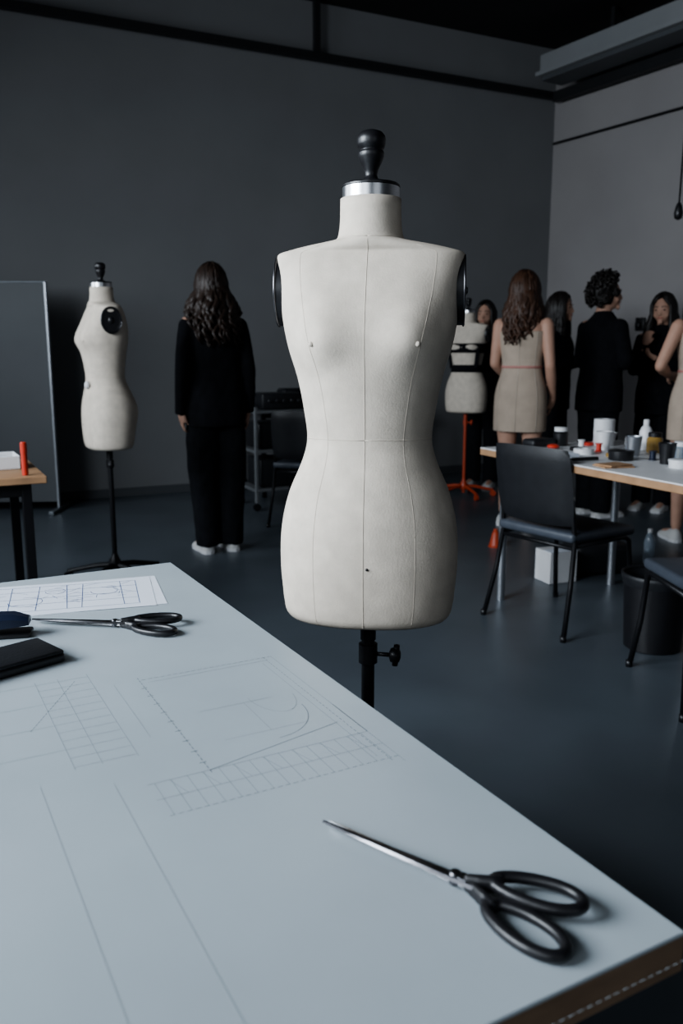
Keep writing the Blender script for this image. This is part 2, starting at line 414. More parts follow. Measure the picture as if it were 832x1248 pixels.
# ------------------------------------------------------------------ room
C = Vector((2.14, 9.0, 0)); A = math.radians(26); AR = math.radians(32)
U = Vector((math.cos(A), math.sin(A), 0)); W = Vector((math.sin(A), -math.cos(A), 0))
WR = Vector((math.sin(AR), -math.cos(AR), 0)); UR = Vector((math.cos(AR), math.sin(AR), 0))
LU, LW, HT = 8.5, 11.0, 4.15
def rp(u, w, z=0): return C + U*u + W*w + Vector((0, 0, z))
def rr(u, w, z=0): return C + UR*u + WR*w + Vector((0, 0, z))
def room_box(name, u0, u1, w0, w1, z0, z1, m, parent=None, f=rp, ang=None):
    c = f((u0+u1)/2, (w0+w1)/2, (z0+z1)/2)
    o = mk(name, rbox((abs(u1-u0), abs(w1-w0), z1-z0), 0), m, smooth=False, loc=c, rot=(0, 0, A if f is rp else AR))
    if parent: o.parent = parent
    return o
room_box('floor', -LU-.2, 1.6, -.2, LW+.2, -.1, 0, M['floor'])
room_box('ceiling', -LU-.2, 1.6, -.2, LW+.2, HT, HT+.1, M['ceil'])
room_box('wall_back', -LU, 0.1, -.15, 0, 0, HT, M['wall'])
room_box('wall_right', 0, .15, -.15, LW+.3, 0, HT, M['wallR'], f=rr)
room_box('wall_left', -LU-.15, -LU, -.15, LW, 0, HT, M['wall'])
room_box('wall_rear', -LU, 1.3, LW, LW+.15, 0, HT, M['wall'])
room_box('baseboard_back', -LU, -.01, .0, .012, 0, .07, M['panel'])
wn = 0
def window(cu, cw, along, wd, z0, z1):
    global wn; wn += 1
    e = empty('window_%d' % wn, rp(cu, cw, (z0+z1)/2), A + (0 if along == 'u' else pi/2))
    h = z1-z0
    mk('pane', rbox((wd, .02, h), 0), M['pane'], e, smooth=False)
    for x in (-wd/2, 0, wd/2): mk('frame_v', rbox((.06, .05, h+.06), .004), M['beam'], e, smooth=False, loc=(x, 0, 0))
    for z in (-h/2, h*.1, h/2): mk('frame_h', rbox((wd+.06, .05, .06), .004), M['beam'], e, smooth=False, loc=(0, 0, z))
for cw in (2.2, 5.4, 8.6): window(-LU+.03, cw, 'w', 2.3, .8, 3.1)
window(-5.5, LW-.03, 'u', 2.6, .8, 3.1)
e = empty('ceiling_pipe', (0, 0, 0))
room_box('pipe_back', -LU+.05, -.10, .06, .12, 3.66, 3.72, M['beam'], e)
room_box('pipe_right', -.14, -.07, .10, LW-.3, 3.63, 3.72, M['beam'], e, f=rr)
for u in (-8.0, -5.6, -2.66): room_box('hanger', u-.025, u+.025, .065, .115, 3.72, HT, M['beam'], e)
room_box('hanger', -.13, -.08, 3, 3.05, 3.70, HT, M['beam'], e, f=rr)
for i, w in enumerate((2.2, 4.8, 7.4, 9.8)): room_box('trim_%d' % (i+1), -LU+.02, -.02, w, w+.16, HT-.16, HT-.001, M['ceil'])
mk('wall_conduit', tube([rr(-.02, .02, 3.27), rr(-.02, 8.0, 3.27)], .012, 8), M['beam'])
e = empty('ceiling_duct')
room_box('duct_body', -.52, -.22, .30, 9.5, 3.78, 3.93, M['duct'], e, f=rr)
room_box('duct_lip', -.56, -.18, .28, 9.5, 3.745, 3.78, M['duct'], e, f=rr)
room_box('duct_flange', -.50, -.24, .31, 9.5, 3.71, 3.745, M['panel'], e, f=rr)
for w in (1, 4, 7): room_box('duct_strap', -.39, -.35, w, w+.04, 3.93, HT, M['beam'], e, f=rr)
e = empty('hanging_cord', (2.11, 5.5, 0))
mk('cord', tube([(0.02, 0, HT), (.01, 0, 3.2), (0, 0, 2.10)], .006, 8), M['blackplastic'], e)
mk('pull', lathe([(.004, 2.13), (.012, 2.12), (.02, 2.10), (.028, 2.06), (.022, 2.03), (.004, 2.02)], 16), M['blackplastic'], e)
sp = rr(-.015, 1.22, 1.463)
e = empty('wall_socket', sp, AR)
mk('plate', rbox((.03, .10, .12), .006), M['blackplastic'], e, loc=(-.0, 0, 0))
mk('plug', rbox((.05, .05, .05), .01), M['blackplastic'], e, loc=(-.03, 0, -.01))

# ------------------------------------------------------------------ partition panel
e = empty('partition_board', (-2.18, 6.39, 0), math.radians(3))
mk('panel', rbox((1.5, .03, 1.64), .003), M['panel'], e, loc=(-.76, 0, .89), smooth=False)
for x in (-.008, -1.51): mk('post', rbox((.018, .04, 1.72), .004), M['alu'], e, loc=(x, 0, .86), smooth=False)
mk('rail_top', rbox((1.5, .035, .010), .003), M['aludark'], e, loc=(-.76, 0, 1.715), smooth=False)
for x in (-.008, -1.51): mk('foot', rbox((.04, .45, .03), .005), M['aludark'], e, loc=(x, 0, .015), smooth=False)

# ------------------------------------------------------------------ dress forms
PROF = [
 (1.483, .057, .056, .058, 2.0), (1.44, .058, .057, .059, 2.0), (1.418, .061, .061, .063, 2.0), (1.409, .067, .066, .068, 2.0),
 (1.4045, .088, .068, .074, 2.0), (1.398, .125, .068, .079, 2.1), (1.391, .155, .066, .080, 2.3), (1.385, .1745, .062, .078, 2.6),
 (1.378, .1775, .066, .082, 2.8), (1.33, .1735, .090, .101, 2.8), (1.27, .168, .112, .113, 2.5), (1.216, .158, .120, .113, 2.3),
 (1.1535, .1405, .112, .105, 2.15), (1.09, .1285, .102, .096, 2.1), (1.0335, .1225, .097, .094, 2.1), (.9927, .1325, .102, .106, 2.1),
 (.9268, .160, .113, .130, 2.15), (.86, .175, .122, .138, 2.2), (.792, .178, .125, .134, 2.25), (.723, .173, .121, .124, 2.3),
 (.692, .169, .116, .118, 2.3), (.680, .163, .110, .112, 2.3), (.673, .152, .100, .102, 2.3), (.670, .13, .085, .087, 2.2)]
def form_pt(z, t):
    hw, df, db, n = interp(PROF, z)
    s, c = math.sin(t), math.cos(t)
    x = hw*math.copysign(abs(s)**(2/n), s)
    d = df if c > 0 else db
    y = -d*math.copysign(abs(c)**(2/n), c)
    if c > 0:
        b = 0
        for bx in (-.088, .088):
            b += math.exp(-((x-bx)/.05)**2 - ((z-1.222)/(.06 if z > 1.222 else .045))**2)
        y -= .022*b
        y -= .006*math.exp(-(x/.08)**2 - ((z-.90)/.08)**2)
    else:
        for bx in (-.075, .075):
            y += .012*math.exp(-((x-bx)/.06)**2 - ((z-.87)/.07)**2)
    return Vector((x, y, z))
def dress_form(loc, rot, dz=0.0, polemat='blackmetal', straps=False, ribbon=False):
    e = empty('dress_form', loc, rot)
    zs = [1.483, 1.465, 1.45, 1.44, 1.43, 1.418, 1.412, 1.409, 1.407, 1.4045, 1.401, 1.398, 1.3945, 1.391, 1.388, 1.385, 1.3815, 1.378, 1.37]
    z = 1.36
    while z > .70: zs.append(z); z -= .012
    zs += [.692, .686, .680, .676, .673, .671, .670]
    N = 96
    rings = [[form_pt(z, 2*pi*j/N) + Vector((0, 0, dz)) for j in range(N)] for z in zs]
    mk('torso', loft(rings), M['linen'], e)
    off = lambda p: Vector((p.x*1.0005, p.y*1.0005, p.z+dz))
    zz = [z for z in zs if z < 1.405 and z > .675]
    seams = []
    for t in (0, .60, -.60, pi/2, -pi/2, pi, pi-.6, pi+.6):
        zl = [z for z in zz if (abs(abs(t)-pi/2) > .01 or z < 1.25)]
        if abs(t) == .6 or abs(abs(t)-pi) == .6: zl = [z for z in zl if z < 1.395]
        tt = lambda z: t
        if t in (.6, -.6):
            tt = lambda z, t=t: t*(1 + .10*math.sin((z-1.03)/.38*pi/2) if z > 1.03 else 1 - .12*math.sin((1.03-z)/.3*pi/2))
        seams.append(tube([off(form_pt(z, tt(z))) for z in zl], .0007 if t == 0 else .0004, 5))
    for zc in (1.036, 1.4135):
        seams.append(tube([off(form_pt(zc + (-.004*math.cos(2*pi*j/64) if zc > 1.2 else .004*math.cos(2*pi*j/64)), 2*pi*j/64)) for j in range(65)], .0008, 5))
    mk('seams', join(*seams), M['seam'], e)
    mk('bust_points', join(*[sphere(off(form_pt(1.216, t)), (.005, .0035, .005), 10, 6) for t in (.60, -.60)]), M['linen'], e)
    mk('pin_head', sphere(off(form_pt(.80, .03))+Vector((0, -.0005, 0)), .0028, 8, 6), M['blackplastic'], e)
    for sx in (-1, 1):
        def ell(x, k): return [Vector((sx*x, .002+.050*k*math.cos(2*pi*j/40), 1.316+dz+.064*k*math.sin(2*pi*j/40))) for j in range(40)]
        mk('arm_plate', loft([ell(.150, 1.0), ell(.1775, 1.0), ell(.1790, .96), ell(.1790, .86), ell(.176, .82), ell(.176, .3), ell(.180, .22), ell(.1815, .14)]), M['blackplastic'], e, autosmooth=.6)
        mk('arm_plate_rim', tube([Vector((sx*.1775, .002+.0505*math.cos(2*pi*j/40), 1.316+dz+.0645*math.sin(2*pi*j/40))) for j in range(41)], .0022, 6), M['bladedark'], e)
        mk('arm_plate_screw', xf(lathe([(.007, 0), (.007, .003), (.004, .005)], 14), (sx*.180, .002, 1.316+dz), ry=sx*pi/2), M['bladedark'], e)
    q = dz-.009
    mk('neck_ring', lathe([(.050, 1.490+q), (.0535, 1.4905+q), (.0535, 1.512+q), (.050, 1.513+q)], 40), M['steel'], e, autosmooth=.6)
    mk('neck_cap', lathe([(.050, 1.512+q), (.0545, 1.513+q), (.0545, 1.516+q), (.050, 1.519+q), (.03, 1.5215+q), (.024, 1.523+q)], 40), M['blackplastic'], e, autosmooth=.7)
    fp = [(.024, 0), (.0215, .004), (.013, .009), (.0115, .016), (.0135, .026), (.019, .040), (.0235, .052), (.0245, .060), (.0235, .064), (.0205, .066), (.0205, .068), (.0245, .071), (.0265, .079), (.027, .088), (.0255, .096), (.020, .103), (.011, .107), (.002, .108)]
    mk('finial', lathe([(r, z*.86+1.521+q) for r, z in fp], 28), M['blackplastic'], e)
    pm = M[polemat]
    mk('pole', lathe([(.0135, .03), (.0135, .62+dz), (.016, .62+dz), (.016, .69+dz)], 20), pm, e, autosmooth=.6)
    mk('underside_socket', lathe([(.03, .664+dz), (.03, .672+dz)], 20), pm, e, autosmooth=.6)
    zc = .590+dz
    mk('clamp_collar', lathe([(.0135, zc-.022), (.0195, zc-.02), (.0195, zc+.02), (.0135, zc+.022)], 20), pm, e, autosmooth=.6)
    mk('clamp_bolt', tube([(.015, -.004, zc), (.05, -.008, zc+.0)], .0045, 10), pm, e)
    mk('clamp_knob', join(xf(lathe([(.006, -.012), (.014, -.009), (.017, 0), (.014, .009), (.006, .012)], 14), (.056, -.008, zc), ry=pi/2),
        tube([(.056, -.008, zc-.022), (.058, -.008, zc+.0), (.060, -.008, zc+.022)], [.006, .008, .006], 10)), pm, e)
    legs = []
    for k in range(5):
        a = 2*pi*k/5 + .5
        c, s = math.cos(a), math.sin(a)
        legs.append(tube([(0, 0, .09), (c*.10, s*.10, .085), (c*.2, s*.2, .065), (c*.25, s*.25, .055)], [.016, .014, .012, .012], 8))
        legs.append(xf(lathe([(.008, -.011), (.026, -.011), (.026, .011), (.008, .011)], 16), (c*.25, s*.25, .027), rz=a, rx=pi/2))
        legs.append(tube([(c*.25, s*.25, .03), (c*.25, s*.25, .062)], .007, 8))
    legs.append(lathe([(.03, .06), (.035, .07), (.035, .10), (.02, .13), (.014, .15)], 20))
    mk('base', join(*legs), pm, e, autosmooth=.7)
    if straps:
        for zc, hh in ((1.20, .038), (1.035, .030)):
            r = []
            for dzz, g in ((-hh, 1.0), (-hh, 1.035), (hh, 1.035), (hh, 1.0)):
                r.append([Vector((p.x*g, p.y*g, p.z+dz)) for p in [form_pt(zc+dzz, 2*pi*j/64) for j in range(64)]])
            mk('black_strap', loft(r, False), M['blackcloth'], e)
        for t in (.9, -1.0):
            mk('side_strap', tube([Vector((p.x*1.02, p.y*1.05, p.z+dz)) for p in [form_pt(1.20-.018*i, t) for i in range(10)]], .022, 8, flat=.3), M['blackcloth'], e)
        mk('shoulder_strap', tube([Vector((p.x*1.03, p.y*1.06, p.z+dz)) for p in [form_pt(1.38-.0145*i, -.75) for i in range(11)]], .012, 6), M['blackcloth'], e)
    if ribbon:
        p = form_pt(1.0, 0.35); p.z += dz
        mk('pin_cushion', sphere(p + Vector((0, -.008, 0)), (.022, .014, .02), 14, 8), M['white'], e)
    return e
dress_form((.055, 1.65, 0), math.radians(-7))
dress_form((-1.21, 4.35, 0), math.radians(-62), .042, ribbon=True)
dress_form((1.04, 7.05, 0), math.radians(-30), .04, 'orange', straps=True)

# ------------------------------------------------------------------ cutting table
P1 = Vector((-.374, 1.78, 0)); ta = Vector((.477, -.879, 0)).normalized()
tb = Vector((ta.y, -ta.x, 0))
TL, TW, TZ = 1.355, 2.5, .75
tang = math.atan2(ta.y, ta.x)
tc = P1 + ta*TL/2 + tb*TW/2
e = empty('cutting_table', (tc.x, tc.y, 0), tang)
mk('top', rbox((TL, TW, .004), .001, 1), M['tabletop'], e, loc=(0, 0, TZ-.002), smooth=False)
mk('top_core', rbox((TL-.001, TW-.001, .031), 0), M['wood'], e, loc=(0, 0, TZ-.0196), smooth=False)
for i, (x, y) in enumerate(((-1, -1), (1, -1), (1, 1), (-1, 1))):
    mk('leg_%d' % (i+1), rbox((.05, .05, TZ-.035), .004), M['blackmetal'], e, loc=(x*(TL/2-.14), y*(TW/2-.16), (TZ-.035)/2), smooth=False)
for x in (-1, 1): mk('rail', rbox((.03, TW-.37, .05), .003), M['blackmetal'], e, loc=(x*(TL/2-.14), 0, TZ-.062), smooth=False)
for y in (-1, 1): mk('rail', rbox((TL-.33, .03, .05), .003), M['blackmetal'], e, loc=(0, y*(TW/2-.16), TZ-.062), smooth=False)

O = Vector((-.107, 1.201, 0))
def tp(a, b, z=TZ+.0002): return Vector((O.x + ta.x*a + tb.x*b, O.y + ta.y*a + tb.y*b, z))
SEG = []; SEGF = []
def line(p, q, w=.0007, f=False):
    p = tp(*p); q = tp(*q); d = (q-p); n = Vector((-d.y, d.x, 0)).normalized()*w/2
    (SEGF if f else SEG).append(([p+n, q+n, q-n, p-n], [(0, 1, 2, 3)]))
def dash(p, q, k=14, w=.0008, f=False):
    for i in range(k):
        a = i/k; b = (i+.65)/k
        line((p[0]+(q[0]-p[0])*a, p[1]+(q[1]-p[1])*a), (p[0]+(q[0]-p[0])*b, p[1]+(q[1]-p[1])*b), w, f)
dash((0, 0), (0, .20), 22, .0008); line((.012, .01), (.012, .19), .0006, True)
line((0, 0), (.375, 0), .0007, True); dash((.0, .012), (.37, .012), 40, .0007); line((.02, .022), (.35, .022), .0006, True)
dash((-.01, .20), (.30, .20), 30, .0010); line((.0, .235), (.18, .235), .0006, True)
line((.29, .0), (.29, .27), .0008, True); line((.325, .0), (.325, .27), .0007, True); dash((.36, 0), (.36, .27), 30, .0008)
for i in range(15): line((.29, .01+.018*i), (.36, .01+.018*i), .0007, True)
for i in range(7): line((.325, .02+.036*i), (.29, .03+.036*i), .0006, True)
line((.25, .02), (.29, .20), .0010); line((.29, 0.0), (.20, .0), .0008)
line((.14, .10), (.23, .10), .0006, True); line((.14, .16), (.14, .06), .0006, True); line((.23, .16), (.23, .05), .0006, True)
arc = [(.18+.075*math.sin(t), .10-.065*math.cos(t)) for t in [i*pi/2/12 for i in range(13)]]
for p, q in zip(arc, arc[1:]): line(p, q, .0008)
arc = [(.13+.06*math.sin(t), .06+.03*math.cos(t)) for t in [i*pi/14 for i in range(14)]]
for p, q in zip(arc, arc[1:]): line(p, q, .0007, True)
for i in range(9): line((.03+.03*i, .197), (.03+.03*i, .205), .0014)
for b in (.26, .30, .33, .42, .47): line((-.06, b), (.22, b), .0007, True)
for i in range(12): line((-.05+.024*i, .26), (-.05+.024*i, .33 + (.14 if i % 3 == 0 else 0)), .0006, True)
dash((-.04, .28), (.10, .36), 20, .0008)
line((.24, .37), (.62, .37), .0006, True); line((.27, .30), (.66, .30), .0006, True)
dash((.74, -.12), (.74, .4), 60, .0006, True); line((.1, .52), (.4, .60), .0005, True)
pe = empty('pattern_drafting')
mk('pattern_drafting_lines', join(*SEG), M['pencil'], pe, smooth=False, recalc=False)
mk('faint_guide_lines', join(*SEGF), M['pencil2'], pe, smooth=False, recalc=False)

def sheet(name, corners, z, th=.0004):
    c = [Vector((x, y, z)) for x, y in corners]
    V = c + [p + Vector((0, 0, th)) for p in c]
    return V, [(0, 1, 2, 3), (7, 6, 5, 4), (0, 4, 5, 1), (1, 5, 6, 2), (2, 6, 7, 3), (3, 7, 4, 0)]
e = empty('pattern_paper_sheets')
mk('sheet_1', sheet('s', [(-.384, 1.665), (-.318, 1.472), (-.66, 1.355), (-.726, 1.548)], TZ+.0003), M['paper'], e, smooth=False)
mk('sheet_2', sheet('s', [(-.392, 1.655), (-.335, 1.460), (-.68, 1.36), (-.737, 1.555)], TZ+.0008), M['paper'], e, smooth=False)
o0 = Vector((-.392, 1.655, 0)); dl = (Vector((-.737, 1.555, 0))-o0).normalized(); ds = (Vector((-.335, 1.460, 0))-o0).normalized()
SEG2 = []
def pl(a, b, c, d, w=.0013):
    p = o0+dl*a+ds*b; q = o0+dl*c+ds*d; p.z = q.z = TZ+.0014; dd = q-p; n = Vector((-dd.y, dd.x, 0)).normalized()*w/2
    SEG2.append(([p+n, q+n, q-n, p-n], [(0, 1, 2, 3)]))
for b in (.02, .055, .10, .14, .18): pl(.03, b, .33, b+random.uniform(-.004, .004))
for a in (.03, .06, .13, .16, .21, .26, .33): pl(a, .02, a+random.uniform(-.005, .005), .18)
for i in range(34):
    a = random.uniform(.04, .3); b = random.uniform(.03, .16)
    pl(a, b, a+random.uniform(-.03, .03), b+random.uniform(-.025, .025), .0010)
for cx, cy, r in ((.09, .08, .025), (.23, .12, .03), (.18, .06, .018)):
    for i in range(14):
        t, t2 = i*.35, (i+1)*.35
        pl(cx+r*math.cos(t), cy+r*math.sin(t), cx+r*math.cos(t2), cy+r*math.sin(t2))
mk('ink_lines', join(*SEG2), M['ink'], e, smooth=False, recalc=False)

# ------------------------------------------------------------------ shears
def shears(loc, rot, sc=1.0, open_=.010):
    e = empty('tailor_shears', loc, rot, sc)   # local: tip at -x, pivot at 0, handles +x
    for sgn in (1, -1):
        z0 = .0035 if sgn > 0 else .0085
        L = .143
        prof = []
        for i in range(13):
            t = i/12; x = -L + t*(L+.020)
            w = .0010 + .0082*min(1, t*1.4)**.8
            prof.append((x, w))
        def sec(x, w):
            a = sgn*open_*(-x/L) if x < 0 else 0
            return [Vector((x, -sgn*w*.35 + a*.5, z0)), Vector((x, sgn*w*.85 + a*.5, z0+.0004)), Vector((x, sgn*w*.6 + a*.5, z0+.0026)), Vector((x, -sgn*w*.25 + a*.5, z0+.0030))]
        mk('blade_%d' % (1 if sgn > 0 else 2), loft([sec(x, w) for x, w in prof]), M['blade' if sgn > 0 else 'bladedark'], e, smooth=False)
        loop = []
        cx, a, b, tilt = (.0745 if sgn > 0 else .066), .0375, .0165, sgn*-.22
        cy = sgn*-.0205
        K = 36
        for i in range(K+1):
            t = 2*pi*i/K
            lx = a*math.cos(t); ly = b*math.sin(t)*(1+.16*math.cos(t))
            loop.append(Vector((cx + lx*math.cos(tilt) - ly*math.sin(tilt), cy + lx*math.sin(tilt) + ly*math.cos(tilt), z0+.0028)))
        arm = tube([(.010, sgn*.001, z0+.002), (.022, -sgn*.003, z0+.0022), (.032, -sgn*.008, z0+.0025), (.045 if sgn > 0 else .038, -sgn*.0145, z0+.0028)], [.0060, .0075, .0080, .0070], 12, flat=.7)
        fuse('handle_%d' % (1 if sgn > 0 else 2), join(tube(loop, .0053, 12, flat=1.0), arm), .0013, M['blackplastic'], e, smooth_it=4)
    mk('pivot_screw', lathe([(.0055, .003), (.0055, .0125), (.0045, .0138), (.001, .014)], 20), M['bladedark'], e, autosmooth=.6)
    mk('bolster', rbox((.016, .010, .004), .001, 2, (.006, .001, .0105)), M['blade'], e, smooth=False)
    return e
shears((.0975, .647, TZ), math.atan2(-.0885, .112))
shears((-.378, 1.338, TZ), math.radians(-7), 1.0)

e = empty('black_marker_case', (-.508, 1.135, TZ), math.atan2(-.73, -.69))
mk('case', rbox((.20, .085, .014), .004, 3), M['blackplastic'], e, loc=(0, 0, .007))
mk('lid', rbox((.198, .083, .006), .0028, 2), M['vinyl'], e, loc=(0, 0, .016))
e = empty('stapler', (-.572, 1.288, TZ), math.radians(12))
mk('base', rbox((.14, .040, .008), .003), M['blackplastic'], e, loc=(0, 0, .004))
mk('arm', xf(loft([[Vector((x, y*w, z)) for y, z in ((-1, .0), (1, 0), (1, .012*h), (.5, .018*h), (-.5, .018*h), (-1, .012*h))] for x, w, h in ((-.07, .015, .8), (-.05, .020, 1.2), (0, .021, 1.3), (.045, .020, 1.1), (.068, .014, .6))]), (0, 0, .016), ry=-.06), M['navy'], e, autosmooth=.5)
mk('hinge', xf(lathe([(.009, -.02), (.009, .02)], 16), (-.055, 0, .016), rx=pi/2), M['steel'], e, autosmooth=.5)

# ------------------------------------------------------------------ chairs (local facing -Y)
def chair(loc, rot):
    e = empty('stacking_chair', loc, rot)
    r = .011
    for sx in (-1, 1):
        mk('back_leg', tube([(sx*.235, .27, 0), (sx*.215, .215, .23), (sx*.205, .19, .41), (sx*.20, .20, .52), (sx*.195, .235, .68), (sx*.19, .25, .79)], r, 10), M['blackmetal'], e)
        mk('front_leg', tube([(sx*.235, -.23, 0), (sx*.215, -.195, .20), (sx*.205, -.18, .380), (sx*.205, -.15, .397), (sx*.205, .18, .397)], r, 10), M['blackmetal'], e)
        for y in (.27, -.23): mk('foot_cap', lathe([(.013, 0), (.014, .025)], 12), M['blackplastic'], e, loc=(sx*.235, y, 0))
    mk('crossbar_front', tube([(-.21, -.17, .385), (.21, -.17, .385)], .009, 8), M['blackmetal'], e)
    mk('crossbar_back', tube([(-.21, .19, .385), (.21, .19, .385)], .009, 8), M['blackmetal'], e)
    st = rbox((.43, .43, .045), .018, 4)
    mk('seat', ([Vector((v.x, v.y, v.z - (.012 if v.y < -.15 else 0) + .006*(v.x/.2)**2)) for v in st[0]], st[1]), M['seatvinyl'], e, loc=(0, 0, .427))
    nx, nz = 14, 12
    V, F = [], []
    for side in (0, 1):
        for i in range(nz+1):
            for j in range(nx+1):
                u = -1+2*j/nx; w = -1+2*i/nz
                x = u*.215*(1-.06*abs(w)**3); z = .645 + w*.170*(1-.05*abs(u)**3)
                th = .016*(1-max(abs(u), abs(w))**6)
                y = .215 + (z-.55)*.17 + .03*(1-u*u) + (th if side else -th)
                V.append(Vector((x, y, z)))
    n0 = (nx+1)*(nz+1)
    for s in (0, 1):
        for i in range(nz):
            for j in range(nx):
                a = s*n0+i*(nx+1)+j
                F.append((a, a+1, a+nx+2, a+nx+1))
    mk('backrest', (V, F), M['vinyl'], e)
    return e
def face(dx, dy): return math.atan2(dx, -dy)
chair((1.02, 3.72, 0), face(.82, .58))
chair((1.36, 2.87, 0), face(-.02, 1))
chair((-.22, 5.95, 0), face(.25, 1))

# ------------------------------------------------------------------ right work table
wc = Vector((.675, 4.06, 0)); we = Vector((math.sin(A-.04), -math.cos(A-.04), 0)); wu = Vector((-we.y, we.x, 0))
TLn, TDn = 1.40, .85
ctr = wc + we*TLn/2 + wu*TDn/2
e = empty('work_table', (ctr.x, ctr.y, 0), math.atan2(we.y, we.x))
mk('top', rbox((TLn, TDn, .006), .001, 1), M['white'], e, loc=(0, 0, .747), smooth=False)
mk('top_core', rbox((TLn, TDn, .03), .002, 1), M['wood2'], e, loc=(0, 0, .729), smooth=False)
for x in (-1, 1):
    for y in (-1, 1):
        mk('leg', lathe([(.02, 0), (.02, .714)], 16), M['alu'], e, loc=(x*(TLn/2-.10), y*(TDn/2-.08), 0), autosmooth=.5)
    mk('rail', rbox((.03, TDn-.2, .04), .003), M['alu'], e, loc=(x*(TLn/2-.10), 0, .69), smooth=False)
mk('rail', rbox((TLn-.24, .03, .04), .003), M['alu'], e, loc=(0, 0, .69), smooth=False)
def wt(a, b): p = wc + we*a + wu*b; return (p.x, p.y, .75)
def item(name, vf, m, a, b, rot=0, extra=None):
    e = empty(name, wt(a, b), rot)
    mk(name+'_body', vf, M[m], e, autosmooth=.6)
    if extra: mk(name+'_lid', extra[0], M[extra[1]], e, autosmooth=.6)
cup = [(.026, 0), (.036, .085), (.0385, .087), (.0345, .086), (.025, .006)]
bott = [(.028, 0), (.03, .01), (.03, .085), (.022, .105), (.012, .115), (.012, .125)]
cap = [(.014, .118), (.014, .140), (.011, .143)]
jar = [(.033, 0), (.036, .006), (.036, .062), (.028, .072), (.028, .078)]
jl = [(.031, .072), (.031, .090), (.028, .092)]
def sc(p, a, b): return [(r*a, z*b) for r, z in p]
item('paper_roll', lathe([(.048, 0), (.05, .003), (.05, .13), (.047, .132), (.02, .132), (.02, .12)], 28), 'white', .18, .60)
item('glass_jar', lathe(jar, 24), 'blackplastic', .10, .40, extra=(lathe(jl, 24), 'white'))
item('glass_jar', lathe(jar, 24), 'amber', .50, .62, extra=(lathe(jl, 24), 'blackplastic'))
item('lotion_bottle', lathe(bott, 24), 'white', .40, .66, extra=(lathe(cap, 20), 'white'))
item('lotion_bottle', lathe(bott, 24), 'amber', .62, .74, extra=(lathe(cap, 20), 'blackplastic'))
item('paper_cup', lathe(cup, 24), 'white', .32, .48)
item('paper_cup', lathe(cup, 24), 'alu', .56, .44)
item('paper_cup', lathe(sc(cup, 1.1, .6), 24), 'white', .08, .72)
item('glass_jar', lathe(sc(jar, 1, .8), 24), 'clear', .74, .54, extra=(lathe([(r, z-.016) for r, z in jl], 24), 'white'))
item('tape_roll', lathe([(.02, 0), (.045, 0), (.045, .025), (.02, .025), (.02, .0)], 28, False), 'white', .42, .28)
item('pincushion', sphere((0, 0, .012), (.030, .030, .0125), 18, 10), 'red', .20, .28)
item('marker_pen', xf(lathe([(.003, -.07), (.007, -.06), (.008, .03), (.008, .06), (.006, .065)], 12), (0, 0, .008), ry=pi/2), 'red', .28, .14, 1.0)
item('marker_pen', xf(lathe([(.003, -.07), (.007, -.06), (.008, .03), (.008, .06), (.006, .065)], 12), (0, 0, .008), ry=pi/2), 'blackplastic', .62, .12, .3)
item('sewing_tin', lathe([(.05, 0), (.052, .003), (.052, .03), (.054, .031), (.054, .04), (.05, .042)], 28), 'blackplastic', .66, .28)
item('notebook', rbox((.14, .11, .015), .002, 1, (0, 0, .0075)), 'paper', .45, .12, .4)
item('phone', rbox((.075, .15, .008), .003, 2, (0, 0, .004)), 'blackplastic', .10, .16, .9)
item('fabric_swatches', join(rbox((.13, .10, .006), .001, 1, (0, 0, .003)), xf(rbox((.12, .09, .006), .001, 1, (0, 0, .009)), rz=.3)), 'wood2', .82, .10, .2)
item('paper_cup', lathe(cup, 24), 'blackplastic', .84, .36)
item('lotion_bottle', lathe(sc(bott, .8, .8), 24), 'clear', .80, .68, extra=(lathe(sc(cap, .8, .8), 20), 'blackplastic'))
item('fabric_box', rbox((.14, .10, .06), .004, 1, (0, 0, .03)), 'white', .95, .50, .2)
item('powder_compact', lathe([(.032, 0), (.034, .003), (.034, .014), (.031, .017)], 24), 'blackplastic', .30, .34)
item('powder_compact', lathe([(.028, 0), (.03, .003), (.03, .012), (.027, .015)], 24), 'red', .14, .54)
item('powder_compact', lathe([(.032, 0), (.034, .003), (.034, .014), (.031, .017)], 24), 'amber', .56, .33)
item('glass_jar', lathe(sc(jar, .7, .7), 20), 'clear', .46, .52, extra=(lathe(sc(jl, .7, .7), 20), 'steel'))
item('glass_jar', lathe(sc(jar, .8, .6), 20), 'white', .24, .72, extra=(lathe(sc(jl, .8, .6), 20), 'blackplastic'))
item('thread_spool', lathe([(.018, 0), (.018, .004), (.012, .006), (.012, .034), (.018, .036), (.018, .04)], 16), 'red', .38, .40)
item('thread_spool', lathe([(.018, 0), (.018, .004), (.013, .006), (.013, .034), (.018, .036), (.018, .04)], 16), 'navy', .72, .40)
item('thread_spool', lathe([(.018, 0), (.018, .004), (.013, .006), (.013, .034), (.018, .036), (.018, .04)], 16), 'white', .22, .43)
item('lotion_bottle', lathe(sc(bott, .7, .9), 20), 'blackplastic', .70, .66, extra=(lathe(sc(cap, .7, .9), 20), 'steel'))
item('black_pouch', rbox((.15, .09, .04), .015, 3, (0, 0, .02)), 'vinyl', .04+.05, .28, .5)
item('sewing_tin', lathe([(.04, 0), (.042, .003), (.042, .024), (.044, .025), (.044, .032), (.04, .034)], 28), 'white', .95, .32)

